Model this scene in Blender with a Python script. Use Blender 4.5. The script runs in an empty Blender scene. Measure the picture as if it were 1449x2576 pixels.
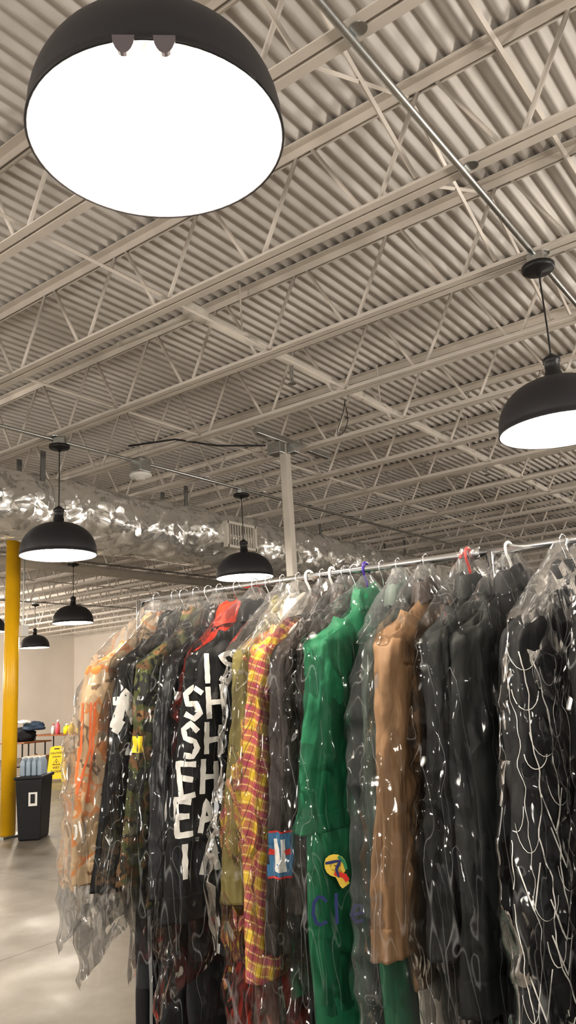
import bpy, bmesh, math, random
from mathutils import Vector, Matrix, noise
from mathutils.bvhtree import BVHTree
random.seed(7)
H=1.5
scene=bpy.context.scene
coll=scene.collection
scene.view_settings.view_transform='Standard'
scene.view_settings.exposure=.08
scene.view_settings.gamma=.84
try:
    scene.cycles.max_bounces=6; scene.cycles.diffuse_bounces=4
except Exception: pass

# ------------------------------------------------------------------ materials
def newmat(name):
    m=bpy.data.materials.new(name); m.use_nodes=True
    nt=m.node_tree
    return m,nt,nt.nodes['Principled BSDF']
def mat(name,col,rough=.6,metal=0,var=.0,vscale=6,bump=0,bscale=40,stretch=(1,1,1),emis=None,estr=0,detail=4,dist=0):
    m,nt,b=newmat(name)
    b.inputs['Base Color'].default_value=(*col,1)
    b.inputs['Roughness'].default_value=rough
    b.inputs['Metallic'].default_value=metal
    if emis:
        b.inputs['Emission Color'].default_value=(*emis,1); b.inputs['Emission Strength'].default_value=estr
    if var or bump:
        tc=nt.nodes.new('ShaderNodeTexCoord'); mp=nt.nodes.new('ShaderNodeMapping')
        mp.inputs['Scale'].default_value=stretch
        nt.links.new(tc.outputs['Object'],mp.inputs[0])
    if var:
        n=nt.nodes.new('ShaderNodeTexNoise'); n.inputs['Scale'].default_value=vscale; n.inputs['Detail'].default_value=detail
        r=nt.nodes.new('ShaderNodeValToRGB')
        r.color_ramp.elements[0].position=.3; r.color_ramp.elements[1].position=.7
        r.color_ramp.elements[0].color=(*[max(0,c*(1-var)) for c in col],1)
        r.color_ramp.elements[1].color=(*[min(1,c*(1+var)) for c in col],1)
        nt.links.new(mp.outputs[0],n.inputs['Vector']); nt.links.new(n.outputs['Fac'],r.inputs[0]); nt.links.new(r.outputs[0],b.inputs['Base Color'])
    if bump:
        n2=nt.nodes.new('ShaderNodeTexNoise'); n2.inputs['Scale'].default_value=bscale; n2.inputs['Detail'].default_value=3; n2.inputs['Distortion'].default_value=dist
        bp=nt.nodes.new('ShaderNodeBump'); bp.inputs['Strength'].default_value=bump; bp.inputs['Distance'].default_value=.02
        nt.links.new(mp.outputs[0],n2.inputs['Vector']); nt.links.new(n2.outputs['Fac'],bp.inputs['Height']); nt.links.new(bp.outputs[0],b.inputs['Normal'])
    return m
def cloth(name,col,rough=.75,var=.2,vscale=7,bump=.6,bscale=11): return mat(name,col,rough,0,var,vscale,bump,bscale,(1,1,.4),dist=.8)
def steps_mat(name,stops,scale,rough=.8,seed=0,stretch=(1,1,1)):
    m,nt,b=newmat(name)
    tc=nt.nodes.new('ShaderNodeTexCoord'); mp=nt.nodes.new('ShaderNodeMapping')
    mp.inputs['Location'].default_value=(seed,seed*2,seed); mp.inputs['Scale'].default_value=stretch
    n=nt.nodes.new('ShaderNodeTexNoise'); n.inputs['Scale'].default_value=scale; n.inputs['Detail'].default_value=2.5
    r=nt.nodes.new('ShaderNodeValToRGB'); r.color_ramp.interpolation='CONSTANT'
    while len(r.color_ramp.elements)<len(stops): r.color_ramp.elements.new(.5)
    for e,(p,c) in zip(r.color_ramp.elements,stops): e.position=p; e.color=(*c,1)
    nt.links.new(tc.outputs['Object'],mp.inputs[0]); nt.links.new(mp.outputs[0],n.inputs['Vector']); nt.links.new(n.outputs['Fac'],r.inputs[0]); nt.links.new(r.outputs[0],b.inputs['Base Color'])
    n2=nt.nodes.new('ShaderNodeTexNoise'); n2.inputs['Scale'].default_value=11; n2.inputs['Distortion'].default_value=.8
    bp=nt.nodes.new('ShaderNodeBump'); bp.inputs['Strength'].default_value=.6; bp.inputs['Distance'].default_value=.02
    nt.links.new(tc.outputs['Object'],n2.inputs['Vector']); nt.links.new(n2.outputs['Fac'],bp.inputs['Height']); nt.links.new(bp.outputs[0],b.inputs['Normal'])
    b.inputs['Roughness'].default_value=rough
    return m
def plaid_mat(name):
    m,nt,b=newmat(name)
    tc=nt.nodes.new('ShaderNodeTexCoord')
    mp=nt.nodes.new('ShaderNodeMapping'); mp.inputs['Rotation'].default_value=(0,0,math.radians(18))
    nt.links.new(tc.outputs['UV'],mp.inputs[0])
    def wave(axis,sc,lo,hi):
        w=nt.nodes.new('ShaderNodeTexWave'); w.bands_direction=axis; w.inputs['Scale'].default_value=sc; w.inputs['Distortion'].default_value=0
        nt.links.new(mp.outputs[0],w.inputs['Vector'])
        r=nt.nodes.new('ShaderNodeValToRGB'); r.color_ramp.elements[0].position=lo; r.color_ramp.elements[1].position=hi
        nt.links.new(w.outputs['Fac'],r.inputs[0]); return r.outputs[0]
    def mix(f,a,c,k=1):
        x=nt.nodes.new('ShaderNodeMixRGB')
        mu=nt.nodes.new('ShaderNodeMath'); mu.operation='MULTIPLY'; mu.inputs[1].default_value=k
        nt.links.new(f,mu.inputs[0]); nt.links.new(mu.outputs[0],x.inputs[0])
        if isinstance(a,tuple): x.inputs[1].default_value=(*a,1)
        else: nt.links.new(a,x.inputs[1])
        x.inputs[2].default_value=(*c,1); return x.outputs[0]
    c=mix(wave('Y',6,.45,.55),(.78,.56,.06),(.50,.09,.14),.75)
    c=mix(wave('X',7,.45,.55),c,(.42,.05,.15),.62)
    c=mix(wave('Y',18,.9,.95),c,(.95,.80,.3),.6)
    c=mix(wave('X',21,.9,.95),c,(.15,.02,.08),.6)
    nt.links.new(c,b.inputs['Base Color']); b.inputs['Roughness'].default_value=.85
    return m
def facet_normal(nt,tc,scale,stretch,k1,k2,rot=(0,0,0),warp=.25):
    """crumpled sheet: each cell of a distorted Voronoi pattern gets its own tilt"""
    N=nt.nodes.new; Lk=nt.links.new
    mp=N('ShaderNodeMapping'); mp.inputs['Scale'].default_value=stretch; mp.inputs['Rotation'].default_value=rot
    Lk(tc.outputs['Object'],mp.inputs[0])
    src=mp.outputs[0]
    if warp:
        nz=N('ShaderNodeTexNoise'); nz.inputs['Scale'].default_value=scale*.35; nz.inputs['Detail'].default_value=1; Lk(mp.outputs[0],nz.inputs['Vector'])
        wp=N('ShaderNodeVectorMath'); wp.operation='MULTIPLY_ADD'; Lk(nz.outputs['Color'],wp.inputs[0]); wp.inputs[1].default_value=(warp,)*3; Lk(mp.outputs[0],wp.inputs[2])
        src=wp.outputs[0]
    geo=N('ShaderNodeNewGeometry'); cur=geo.outputs['Normal']
    for sc,k in((scale,k1),(scale*2.3,k2)):
        if not k: continue
        v=N('ShaderNodeTexVoronoi'); v.inputs['Scale'].default_value=sc; Lk(src,v.inputs['Vector'])
        s=N('ShaderNodeVectorMath'); s.operation='SUBTRACT'; Lk(v.outputs['Color'],s.inputs[0]); s.inputs[1].default_value=(.5,.5,.5)
        a=N('ShaderNodeVectorMath'); a.operation='MULTIPLY_ADD'; Lk(s.outputs[0],a.inputs[0]); a.inputs[1].default_value=(k,)*3; Lk(cur,a.inputs[2]); cur=a.outputs[0]
    nn=N('ShaderNodeVectorMath'); nn.operation='NORMALIZE'; Lk(cur,nn.inputs[0])
    return nn.outputs[0],None
def film_mat(name,haze=.0,top=.06,line=.13,gmin=.022,gmax=.62):
    m=bpy.data.materials.new(name); m.use_nodes=True; nt=m.node_tree; nt.nodes.clear()
    N=nt.nodes.new; Lk=nt.links.new
    out=N('ShaderNodeOutputMaterial'); tr=N('ShaderNodeBsdfTransparent'); tr.inputs[0].default_value=(.998,.998,.995,1)
    gl=N('ShaderNodeBsdfGlossy'); gl.inputs['Roughness'].default_value=.10; gl.inputs[0].default_value=(1,1,1,1)
    df=N('ShaderNodeBsdfDiffuse'); df.inputs[0].default_value=(.93,.94,.95,1)
    tc=N('ShaderNodeTexCoord')
    nrm,_=facet_normal(nt,tc,17,(1,1,.34),.60,.42,(.2,.1,0),.12)
    Lk(nrm,gl.inputs['Normal'])
    mp2=N('ShaderNodeMapping'); mp2.inputs['Scale'].default_value=(1,1,.10); mp2.inputs['Rotation'].default_value=(-.12,.1,0); Lk(tc.outputs['Object'],mp2.inputs[0])
    n3=N('ShaderNodeTexNoise'); n3.inputs['Scale'].default_value=15; n3.inputs['Detail'].default_value=1
    Lk(mp2.outputs[0],n3.inputs['Vector'])
    s=N('ShaderNodeMath'); s.operation='SUBTRACT'; Lk(n3.outputs['Fac'],s.inputs[0]); s.inputs[1].default_value=.5
    a=N('ShaderNodeMath'); a.operation='ABSOLUTE'; Lk(s.outputs[0],a.inputs[0])
    mr=N('ShaderNodeMapRange'); mr.inputs['From Min'].default_value=0; mr.inputs['From Max'].default_value=.006; mr.inputs['To Min'].default_value=line; mr.inputs['To Max'].default_value=haze  # thin white streaks painted into the film as crease highlights
    Lk(a.outputs[0],mr.inputs['Value'])
    sep=N('ShaderNodeSeparateXYZ'); Lk(tc.outputs['Object'],sep.inputs[0])
    hz0=N('ShaderNodeMapRange'); hz0.inputs['From Min'].default_value=-.12; hz0.inputs['From Max'].default_value=.05; hz0.inputs['To Min'].default_value=0; hz0.inputs['To Max'].default_value=top
    Lk(sep.outputs['Z'],hz0.inputs['Value'])
    lw=N('ShaderNodeLayerWeight'); lw.inputs['Blend'].default_value=.3; Lk(nrm,lw.inputs['Normal'])
    pw=N('ShaderNodeMath'); pw.operation='POWER'; pw.inputs[1].default_value=2.3; Lk(lw.outputs['Fresnel'],pw.inputs[0])
    f=N('ShaderNodeMapRange'); f.inputs['To Min'].default_value=gmin; f.inputs['To Max'].default_value=gmax; Lk(pw.outputs[0],f.inputs['Value'])
    m1=N('ShaderNodeMixShader'); Lk(f.outputs[0],m1.inputs[0]); Lk(tr.outputs[0],m1.inputs[1]); Lk(gl.outputs[0],m1.inputs[2])
    hz=N('ShaderNodeMath'); hz.operation='ADD'; Lk(mr.outputs[0],hz.inputs[0]); Lk(hz0.outputs[0],hz.inputs[1])
    m2=N('ShaderNodeMixShader'); Lk(hz.outputs[0],m2.inputs[0]); Lk(m1.outputs[0],m2.inputs[1]); Lk(df.outputs[0],m2.inputs[2])
    Lk(m2.outputs[0],out.inputs[0])
    return m

M_paint=mat('ceiling_paint',(.66,.63,.60),.48,var=.06,vscale=3)
M_steel=mat('painted_steel',(.66,.61,.555),.42,var=.08,vscale=5)
M_wall=mat('wall_paint',(.80,.74,.67),.8,var=.04,vscale=1)
M_darkbrown=mat('dark_brown',(.10,.085,.07),.8,var=.3,vscale=1.5)
M_chrome=mat('chrome',(.8,.8,.8),.12,1)
M_galv=mat('galvanized',(.55,.56,.55),.32,1,var=.1,vscale=30)
M_black=mat('black_enamel',(.02,.019,.02),.42)
M_shade=mat('shade_enamel',(.03,.028,.032),.45)
M_bracket=mat('grey_bracket',(.14,.12,.13),.5)
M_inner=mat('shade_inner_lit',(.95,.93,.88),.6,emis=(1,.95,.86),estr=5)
M_bulb=mat('lit_bulb',(1,1,1),.5,emis=(1,.95,.86),estr=12)
M_yellow=mat('yellow_enamel',(.85,.50,.01),.3,var=.06,vscale=4)
M_signy=mat('yellow_plastic',(.95,.72,.02),.45)
M_white=mat('white_plastic',(.8,.79,.76),.4)
M_pipe=mat('white_pipe',(.68,.64,.58),.45,var=.05)
M_post=mat('post_paint',(.50,.46,.41),.45,var=.06)
M_red=mat('red_plastic',(.6,.03,.02),.4)
M_purple=mat('purple_plastic',(.06,.03,.25),.35)
M_wire=mat('black_cable',(.02,.02,.02),.5)
M_bin=mat('black_plastic',(.015,.015,.017),.4)
M_wood=mat('brown_tabletop',(.25,.09,.03),.5,var=.2)
M_card=mat('cardboard',(.35,.22,.11),.85,var=.1)
M_clear=mat('clear_bottle_plastic',(.35,.42,.50),.15)
M_pink=mat('pink_liquid',(.75,.15,.2),.4)
M_whitepaint=mat('white_fabric_paint',(.82,.80,.76),.7,var=.06,vscale=60)

# floor
M_floor,nt,b=newmat('polished_concrete')
tc=nt.nodes.new('ShaderNodeTexCoord')
n=nt.nodes.new('ShaderNodeTexNoise'); n.inputs['Scale'].default_value=1.1; n.inputs['Detail'].default_value=10; n.inputs['Roughness'].default_value=.7
r=nt.nodes.new('ShaderNodeValToRGB'); r.color_ramp.elements[0].position=.3; r.color_ramp.elements[1].position=.72
r.color_ramp.elements[0].color=(.125,.108,.088,1); r.color_ramp.elements[1].color=(.23,.205,.17,1)
nt.links.new(tc.outputs['Object'],n.inputs['Vector']); nt.links.new(n.outputs['Fac'],r.inputs[0])
br=nt.nodes.new('ShaderNodeTexBrick'); br.offset=0; br.inputs['Scale'].default_value=1; br.inputs['Brick Width'].default_value=4.6; br.inputs['Row Height'].default_value=4.6; br.inputs['Mortar Size'].default_value=.006
br.inputs['Color1'].default_value=(1,1,1,1); br.inputs['Color2'].default_value=(1,1,1,1); br.inputs['Mortar'].default_value=(.45,.42,.4,1)
nt.links.new(tc.outputs['Object'],br.inputs['Vector'])
mx=nt.nodes.new('ShaderNodeMixRGB'); mx.blend_type='MULTIPLY'; mx.inputs[0].default_value=1
nt.links.new(r.outputs[0],mx.inputs[1]); nt.links.new(br.outputs['Color'],mx.inputs[2]); nt.links.new(mx.outputs[0],b.inputs['Base Color'])
n2=nt.nodes.new('ShaderNodeTexNoise'); n2.inputs['Scale'].default_value=2.5; n2.inputs['Detail'].default_value=6
mr=nt.nodes.new('ShaderNodeMapRange'); mr.inputs['From Min'].default_value=.35; mr.inputs['From Max'].default_value=.65; mr.inputs['To Min'].default_value=.32; mr.inputs['To Max'].default_value=.5
nt.links.new(tc.outputs['Object'],n2.inputs['Vector']); nt.links.new(n2.outputs['Fac'],mr.inputs['Value']); nt.links.new(mr.outputs[0],b.inputs['Roughness'])

M_foil,nt,b=newmat('foil_insulation')
b.inputs['Base Color'].default_value=(.95,.94,.91,1); b.inputs['Metallic'].default_value=.8; b.inputs['Roughness'].default_value=.25
tc=nt.nodes.new('ShaderNodeTexCoord'); nrm,_=facet_normal(nt,tc,9,(1.3,.9,1.1),.45,.30,(0,0,.3),.3); nt.links.new(nrm,b.inputs['Normal'])

# ------------------------------------------------------------------ mesh helpers
def tag(o,label=None,cat=None,kind=None,group=None):
    if label: o['label']=label
    if cat: o['category']=cat
    if kind: o['kind']=kind
    if group: o['group']=group
    return o
def obj(name,vf,m,parent=None,label=None,cat=None,kind=None,group=None,smooth=False,loc=(0,0,0),rz=0,bevel=0,uvf=None):
    v,f=vf
    me=bpy.data.meshes.new(name); me.from_pydata([tuple(p) for p in v],[],f); me.validate()
    if smooth:
        me.polygons.foreach_set('use_smooth',[True]*len(me.polygons))
    bm=bmesh.new(); bm.from_mesh(me); bmesh.ops.recalc_face_normals(bm,faces=bm.faces); bm.to_mesh(me); bm.free()
    if uvf:
        ul=me.uv_layers.new(name='UVMap')
        for lp in me.loops: ul.data[lp.index].uv=uvf(lp.vertex_index,me.vertices[lp.vertex_index].co)
    me.materials.append(m)
    o=bpy.data.objects.new(name,me); coll.objects.link(o)
    o.location=loc; o.rotation_euler=(0,0,rz)
    if parent: o.parent=parent
    if bevel:
        md=o.modifiers.new('b','BEVEL'); md.width=bevel; md.segments=2
    tag(o,label,cat,kind,group)
    return o
def empty(name,loc,label,cat,group=None,rz=0):
    o=bpy.data.objects.new(name,None); coll.objects.link(o); o.location=loc; o.rotation_euler=(0,0,rz)
    o.empty_display_size=.1
    return tag(o,label,cat,None,group)
def merge(*parts):
    V=[];F=[]
    for v,f in parts:
        k=len(V); V+=list(v); F+=[tuple(i+k for i in q) for q in f]
    return V,F
def box(c,s):
    x,y,z=c; a,b_,d=s[0]/2,s[1]/2,s[2]/2
    V=[(x+i*a,y+j*b_,z+k*d) for k in(-1,1) for j in(-1,1) for i in(-1,1)]
    return V,[(0,1,3,2),(4,6,7,5),(0,4,5,1),(2,3,7,6),(0,2,6,4),(1,5,7,3)]
def prism(prof,x0,x1):
    n=len(prof)
    V=[(x0,p[0],p[1]) for p in prof]+[(x1,p[0],p[1]) for p in prof]
    F=[(i,(i+1)%n,n+(i+1)%n,n+i) for i in range(n)]+[tuple(range(n)),tuple(range(2*n-1,n-1,-1))]
    return V,F
def lathe(prof,seg=32,c=(0,0,0)):
    V=[];F=[]
    for r_,z in prof:
        for j in range(seg):
            a=2*math.pi*j/seg; V.append((c[0]+r_*math.cos(a),c[1]+r_*math.sin(a),c[2]+z))
    for i in range(len(prof)-1):
        for j in range(seg):
            F.append((i*seg+j,i*seg+(j+1)%seg,(i+1)*seg+(j+1)%seg,(i+1)*seg+j))
    if prof[0][0]>1e-6: F.append(tuple(range(seg)))
    if prof[-1][0]>1e-6: F.append(tuple(range(len(prof)*seg-1,(len(prof)-1)*seg-1,-1)))
    return V,F
def cyl(c,r_,h,seg=20): return lathe([(r_,0),(r_,h)],seg,c)
def tube(pts,r_,seg=8):
    pts=[Vector(p) for p in pts]; V=[];F=[]
    n=len(pts); up=None
    for i,p in enumerate(pts):
        t=(pts[min(i+1,n-1)]-pts[max(i-1,0)]).normalized()
        if up is None:
            up=Vector((0,0,1)) if abs(t.z)<.9 else Vector((1,0,0))
        a=t.cross(up).normalized(); b2=a.cross(t).normalized(); up=b2
        rr=r_[i] if isinstance(r_,(list,tuple)) else r_
        for j in range(seg):
            q=2*math.pi*j/seg; V.append(p+a*rr*math.cos(q)+b2*rr*math.sin(q))
    for i in range(n-1):
        for j in range(seg): F.append((i*seg+j,i*seg+(j+1)%seg,(i+1)*seg+(j+1)%seg,(i+1)*seg+j))
    F.append(tuple(range(seg))); F.append(tuple(range(n*seg-1,(n-1)*seg-1,-1)))
    return V,F
def text_vf(body,size,ext=.002):
    cu=bpy.data.curves.new('t','FONT'); cu.body=body; cu.size=size; cu.extrude=ext; cu.align_x='CENTER'
    o=bpy.data.objects.new('t',cu); coll.objects.link(o); bpy.context.view_layer.update()
    me=bpy.data.meshes.new_from_object(o.evaluated_get(bpy.context.evaluated_depsgraph_get()))
    V=[tuple(v.co) for v in me.vertices]; F=[tuple(p.vertices) for p in me.polygons]
    bpy.data.objects.remove(o); bpy.data.meshes.remove(me)
    return V,F

# ------------------------------------------------------------------ room shell
XL,XR,YB,YF=-21.2,5.0,-4.0,16.7
ZB=H+2.1; ZT=H+2.62
obj('floor',([(XL,YB,0),(XR,YB,0),(XR,YF,0),(XL,YF,0)],[(0,1,2,3)]),M_floor,kind='structure')
obj('wall_left',box((XL-.05,(YB+YF)/2,ZT/2),(.1,YF-YB,ZT)),M_wall,kind='structure')
obj('wall_back',box(((XL+XR)/2,YF+.05,ZT/2),(XR-XL,.1,ZT)),M_wall,kind='structure')
obj('baseboard_back',box(((XL+XR)/2,YF-.01,.05),(XR-XL,.02,.1)),M_darkbrown,kind='structure')
V=[];F=[];per=.082;ns=8;nx=int((XR-XL)/per*ns)
for i in range(nx+1):
    x=XL+i*per/ns; z=ZT+.018+.018*math.cos(2*math.pi*i/ns)
    V+=[(x,YB,z),(x,YF,z)]
    if i: k=2*i; F.append((k-2,k-1,k+1,k))
obj('ceiling',(V,F),M_paint,kind='structure',smooth=True)

# joists
def chord(z,down,leg=.042,gap=.008,t=.006):
    s=-1 if down else 1
    out=[]
    for sd in(-1,1):
        a=sd*gap; b_=sd*(gap+leg)
        out.append(prism([(a,z),(b_,z),(b_,z+s*t),(a+sd*t,z+s*t),(a+sd*t,z+s*leg),(a,z+s*leg)],XL+.01,XR))
    return merge(*out)
bot=chord(ZB,False); top=chord(ZT-.001,True,leg=.05)
pan=.672
xb=-1.475-pan*29
k=0; pts=[]
while xb+k*pan<XR-.3:
    x=xb+k*pan
    if x>XL+.4:
        pts+=[(x-.035,0,ZB+.012),(x+.035,0,ZB+.012)]
        pts+=[(x+pan/2-.035,0,ZT-.02),(x+pan/2+.035,0,ZT-.02)]
    k+=1
web=tube(pts,.0115,6)
j0=None
for i in range(21):
    y=3.71+.9*(i-6)
    e=empty('ceiling_joist',(0,y,0),'cream-painted open-web steel bar joist under the roof deck','ceiling joist','roof joists')
    if j0 is None:
        j0=[obj('bottom_chord',bot,M_steel,e),obj('top_chord',top,M_steel,e),obj('web_bar',web,M_steel,e,smooth=True)]
    else:
        for c_ in j0:
            q=c_.copy(); q.parent=e; coll.objects.link(q)
def bridging(x,i0,i1,lab):
    for i in range(i0,i1):
        y=3.71+.9*(i-6)
        obj('joist_bridging',merge(tube([(x,y+.02,ZB+.05),(x+.02,y+.88,ZT-.06)],.011,4),tube([(x+.02,y+.02,ZT-.06),(x+.02,y+.88,ZB+.05)],.011,4)),M_steel,label=lab,cat='steel bridging',group='cross bridging')
bridging(-1.25,0,20,'crossed steel angle bridging between two roof joists')
bridging(-9.0,6,20,'crossed steel angle bridging between two roof joists')
for x in(-2.75,-4.2,-6.6,-11.5):
    obj('bridging_rod',tube([(x,-3,ZB+.03),(x,16.5,ZB+.03)],.011,4),M_steel,label='straight steel rod bracing tied across the joists',cat='steel bridging')
obj('bridging_rod',tube([(-.8,-3,ZT-.06),(-.8,16.5,ZT-.06)],.014,4),M_steel,label='straight steel rod bracing tied across the joists',cat='steel bridging')

# conduits
def conduit(x,y0,y1,z,r_,m,name,label,cat,clampys=()):
    o=obj(name,tube([(x,y0,z),(x,y1,z)],r_,12),m,label=label,cat=cat,smooth=True)
    for cy in clampys:
        vf=merge(lathe([(.03,-.008),(.032,0),(.03,.008)],16,(x+.035,cy,z+.02)),tube([(x+.035,cy,z+.02),(x+.035,cy,z+.09)],.004,6),box((x+.01,cy,z+.028),(.08,.02,.006)))
        obj('pipe_clamp',vf,M_galv,parent=o,smooth=False)
    return o
jy=[3.71+.9*(i-6) for i in range(21)]
conduit(-1.02,-3,12,ZB-.0145,.0145,M_galv,'electrical_conduit','galvanized conduit clamped under the joists','conduit',jy[3:10])
conduit(-5.0,-2,14,ZB-.0145,.0145,M_galv,'electrical_conduit','galvanized conduit clamped under the joists, feeding lamps','conduit',jy[5:12])
conduit(-9.36,0,12,ZB-.0145,.0145,M_galv,'electrical_conduit','galvanized conduit clamped under the joists, feeding lamps','conduit')
conduit(-13.7,0,14,ZB-.0145,.0145,M_galv,'electrical_conduit','galvanized conduit clamped under the joists, feeding lamps','conduit')
sp=obj('sprinkler_pipe',merge(tube([(-2.91,3.15,ZB+.15),(-2.91,16,ZB+.15)],.035,16),tube([(-2.91,3.12,ZB+.15),(-2.91,3.24,ZB+.15)],.05,16),tube([(-2.91,5.0,ZB+.15),(-2.91,5.08,ZB+.15)],.045,16),tube([(-2.91,3.18,ZB+.15),(-3.6,3.18,ZB+.17)],.018,10)),M_pipe,label='cream-painted sprinkler pipe running through the joists',cat='pipe',smooth=True)
for y in(3.62,5.4,7.2,9.0,10.8):
    obj('pipe_hanger',merge(lathe([(.048,-.012),(.048,.012)],16,(-2.91,y,ZB+.15)),tube([(-2.91,y,ZB+.19),(-2.91,y,ZT)],.006,6)),M_steel,parent=sp)
for y in(4.15,7.6,11):
    obj('sprinkler_head',merge(cyl((-2.91,y,ZB+.02),.014,.1,8),lathe([(.03,0),(.03,.004)],12,(-2.91,y,ZB-.02)),tube([(-2.91,y-.015,ZB-.02),(-2.91,y-.018,ZB+.02),(-2.91,y,ZB+.04)],.003,5),tube([(-2.91,y+.015,ZB-.02),(-2.91,y+.018,ZB+.02),(-2.91,y,ZB+.04)],.003,5)),M_galv,parent=sp)
obj('drain_pipe',tube([(-9.6,-1,H+2.02),(-9.6,15,H+2.02)],.075,16),M_pipe,label='thick white pipe under the joists',cat='pipe',smooth=True)
obj('drain_pipe',tube([(-7.0,-3,ZB-.03),(-7.0,16.65,ZB-.03)],.03,12),M_pipe,label='slim white pipe under the joists',cat='pipe',smooth=True)
for dx,dz in((-7.6,2.07),(-7.75,2.06),(-8.0,2.07)):
    P=[(dx+.06*math.sin(t*1.3+dx),t*.5,H+dz-.07*abs(math.sin(t*.9+dx))) for t in range(2,30)]
    obj('cable_bundle',tube(P,.03,8),M_wire,label='black cable bundle sagging under the joists',cat='cable',smooth=True)

# ------------------------------------------------------------------ duct
V=[];F=[];n1=420;seg=60;dx,dz,dr=-5.9,H+1.75,.30
y0,y1=-2,12.5
for i in range(n1+1):
    y=y0+(y1-y0)*i/n1
    sag=.03*abs(math.sin(math.pi*(y-.4)/1.25))
    for j in range(seg):
        a=2*math.pi*j/seg
        p=(math.cos(a)*1.2,y*2.2,math.sin(a)*1.2)
        rr=dr-.01+sag+.03*noise.noise(p)+.018*(1-2*abs(noise.noise((p[0]*3,y*5,p[2]*3))))+.010*noise.noise((p[0]*8,y*14,p[2]*8))
        V.append((dx+rr*math.cos(a),y,dz+rr*math.sin(a)))
for i in range(n1):
    for j in range(seg): F.append((i*seg+j,i*seg+(j+1)%seg,(i+1)*seg+(j+1)%seg,(i+1)*seg+j))
F.append(tuple(range(seg))); F.append(tuple(range((n1+1)*seg-1,n1*seg-1,-1)))
duct=obj('air_duct',(V,F),M_foil,label='long round air duct wrapped in crinkled silver foil insulation',cat='air duct',smooth=True)
M_strap=mat('strap_metal',(.22,.22,.21),.5,.6)
for y in(1.6,4.15,6.0,8.6,11):
    for sx in(-.18,.18):
        obj('hanging_strap',box((dx+sx,y,dz+.32),(.015,.05,.36)),M_strap,parent=duct)
    for s in(-.03,.03):
        obj('duct_band',tube([(dx+.315*math.cos(a*math.pi/12),y+s,dz+.315*math.sin(a*math.pi/12)) for a in range(25)],.004,4),M_galv,parent=duct)
def register(y,w,h):
    x=dx+.33
    fr=merge(box((x,y,dz+h/2),(.06,w,.03)),box((x,y,dz-h/2),(.06,w,.03)),box((x,y-w/2,dz),(.06,.03,h+.03)),box((x,y+w/2,dz),(.06,.03,h+.03)))
    g=obj('vent_register',fr,M_pipe,parent=duct,label='cream metal air vent')
    sl=[box((x,y-w/2+w*(i+.5)/11,dz),(.02,.012,h)) for i in range(11)]+[box((x-.01,y,dz),(.012,w,.012))]
    obj('vent_slats',merge(*sl),M_pipe,parent=g)
    obj('vent_interior',box((x-.03,y,dz),(.01,w-.02,h-.02)),M_darkbrown,parent=g)
register(6.72,.5,.27); register(12.1,.5,.27)

# ------------------------------------------------------------------ pendants
def dome(R,hh):
    out=[];inn=[]
    for i in range(15):
        a=math.pi/2*i/14
        out.append((max(.03,R*math.cos(a)**.85 if i<14 else .03),.03+hh*math.sin(a)))
    out=[(R+.003,0),(R+.003,.012),(R,.014)]+out
    inn=[(r_-.004 if r_>.03 else .0,z-.004) for r_,z in out[3:]]
    return out,inn
def pendant(x,y,zr,lab,R=.293,bracket=False):
    zc=ZB-.03
    e=empty('pendant_lamp',(x,y,zr),lab,'pendant lamp','dome pendant lamps')
    o,i_=dome(R,.235)
    obj('lamp_shade',(lambda vf:(vf[0],vf[1][:-2]))(lathe([(r_,z) for r_,z in o],64)),M_shade,e,smooth=True)
    inner=[(R-.002,.004)]+[(max(0,r_),z) for r_,z in i_]
    v,f=lathe(inner,64); f=[q for q in f if len(q)<=4]
    obj('shade_lining',(v,f),M_inner,e,smooth=True)
    obj('rim',tube([(R*math.cos(t*math.pi/32),R*math.sin(t*math.pi/32),.003) for t in range(65)],.004,6),M_black,e,smooth=True)
    obj('bulb',lathe([(0,.06),(.04,.065),(.065,.10),(.055,.14),(.02,.18),(.02,.22)],24),M_bulb,e,smooth=True)
    obj('socket',lathe([(.03,.24),(.05,.245),(.052,.262),(.04,.266),(.042,.30),(.037,.305),(.037,.35),(.043,.355),(.043,.375),(.03,.385),(.012,.40)],24),M_black,e,smooth=True)
    L=zc-zr
    obj('cord',tube([(0,0,.39),(.002,0,L*.6),(0,0,L-.06)],.0045,8),M_wire,e)
    obj('canopy',lathe([(.012,L-.085),(.02,L-.07),(.075,L-.062),(.082,L-.055),(.082,L-.035),(.05,L-.034)],28),M_black,e,smooth=True)
    obj('junction_box',merge(lathe([(.055,L-.034),(.058,L-.03),(.058,L+.02),(.055,L+.024)],8),cyl((.03,.03,L+.02),.005,.06,6),cyl((-.03,-.03,L+.02),.005,.06,6)),M_galv,e)
    if bracket:
        d=Vector((.62,-.72)).normalized()
        for s in(-1,1):
            P=[(.040*s+.022*math.cos(math.pi*t/12),0,-.042*math.sin(math.pi*t/12)) for t in range(13)]
            vf=(P+[(p[0],p[1]+.01,p[2]) for p in P],[tuple(range(13)),tuple(range(25,12,-1))]+[(k,k+1,k+14,k+13) for k in range(12)])
            ob=obj('shade_bracket',vf,M_bracket,e)
            ob.location=(d.x*(R-.006),d.y*(R-.006),.008); ob.rotation_euler=(0,0,math.atan2(d.y,d.x)-math.pi/2)
    li=bpy.data.lights.new('lamp_light','POINT'); li.energy=85; li.color=(1,.91,.80); li.shadow_soft_size=.1
    lo=bpy.data.objects.new('lamp_light',li); coll.objects.link(lo); lo.location=(x,y,zr+.015)
    return e
PB='black metal dome pendant lamp with bright white interior, hung on cord'
pendant(-1.125,1.12,H+1.263,'large black dome pendant lamp glowing white, seen from beneath',bracket=True)
pendant(-1.02,3.70,H+1.15,'black dome pendant lamp on cord beside the conduit clamp')
pendant(-4.97,3.76,H+1.13,'black dome pendant lamp hanging in front of foil duct')
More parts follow.
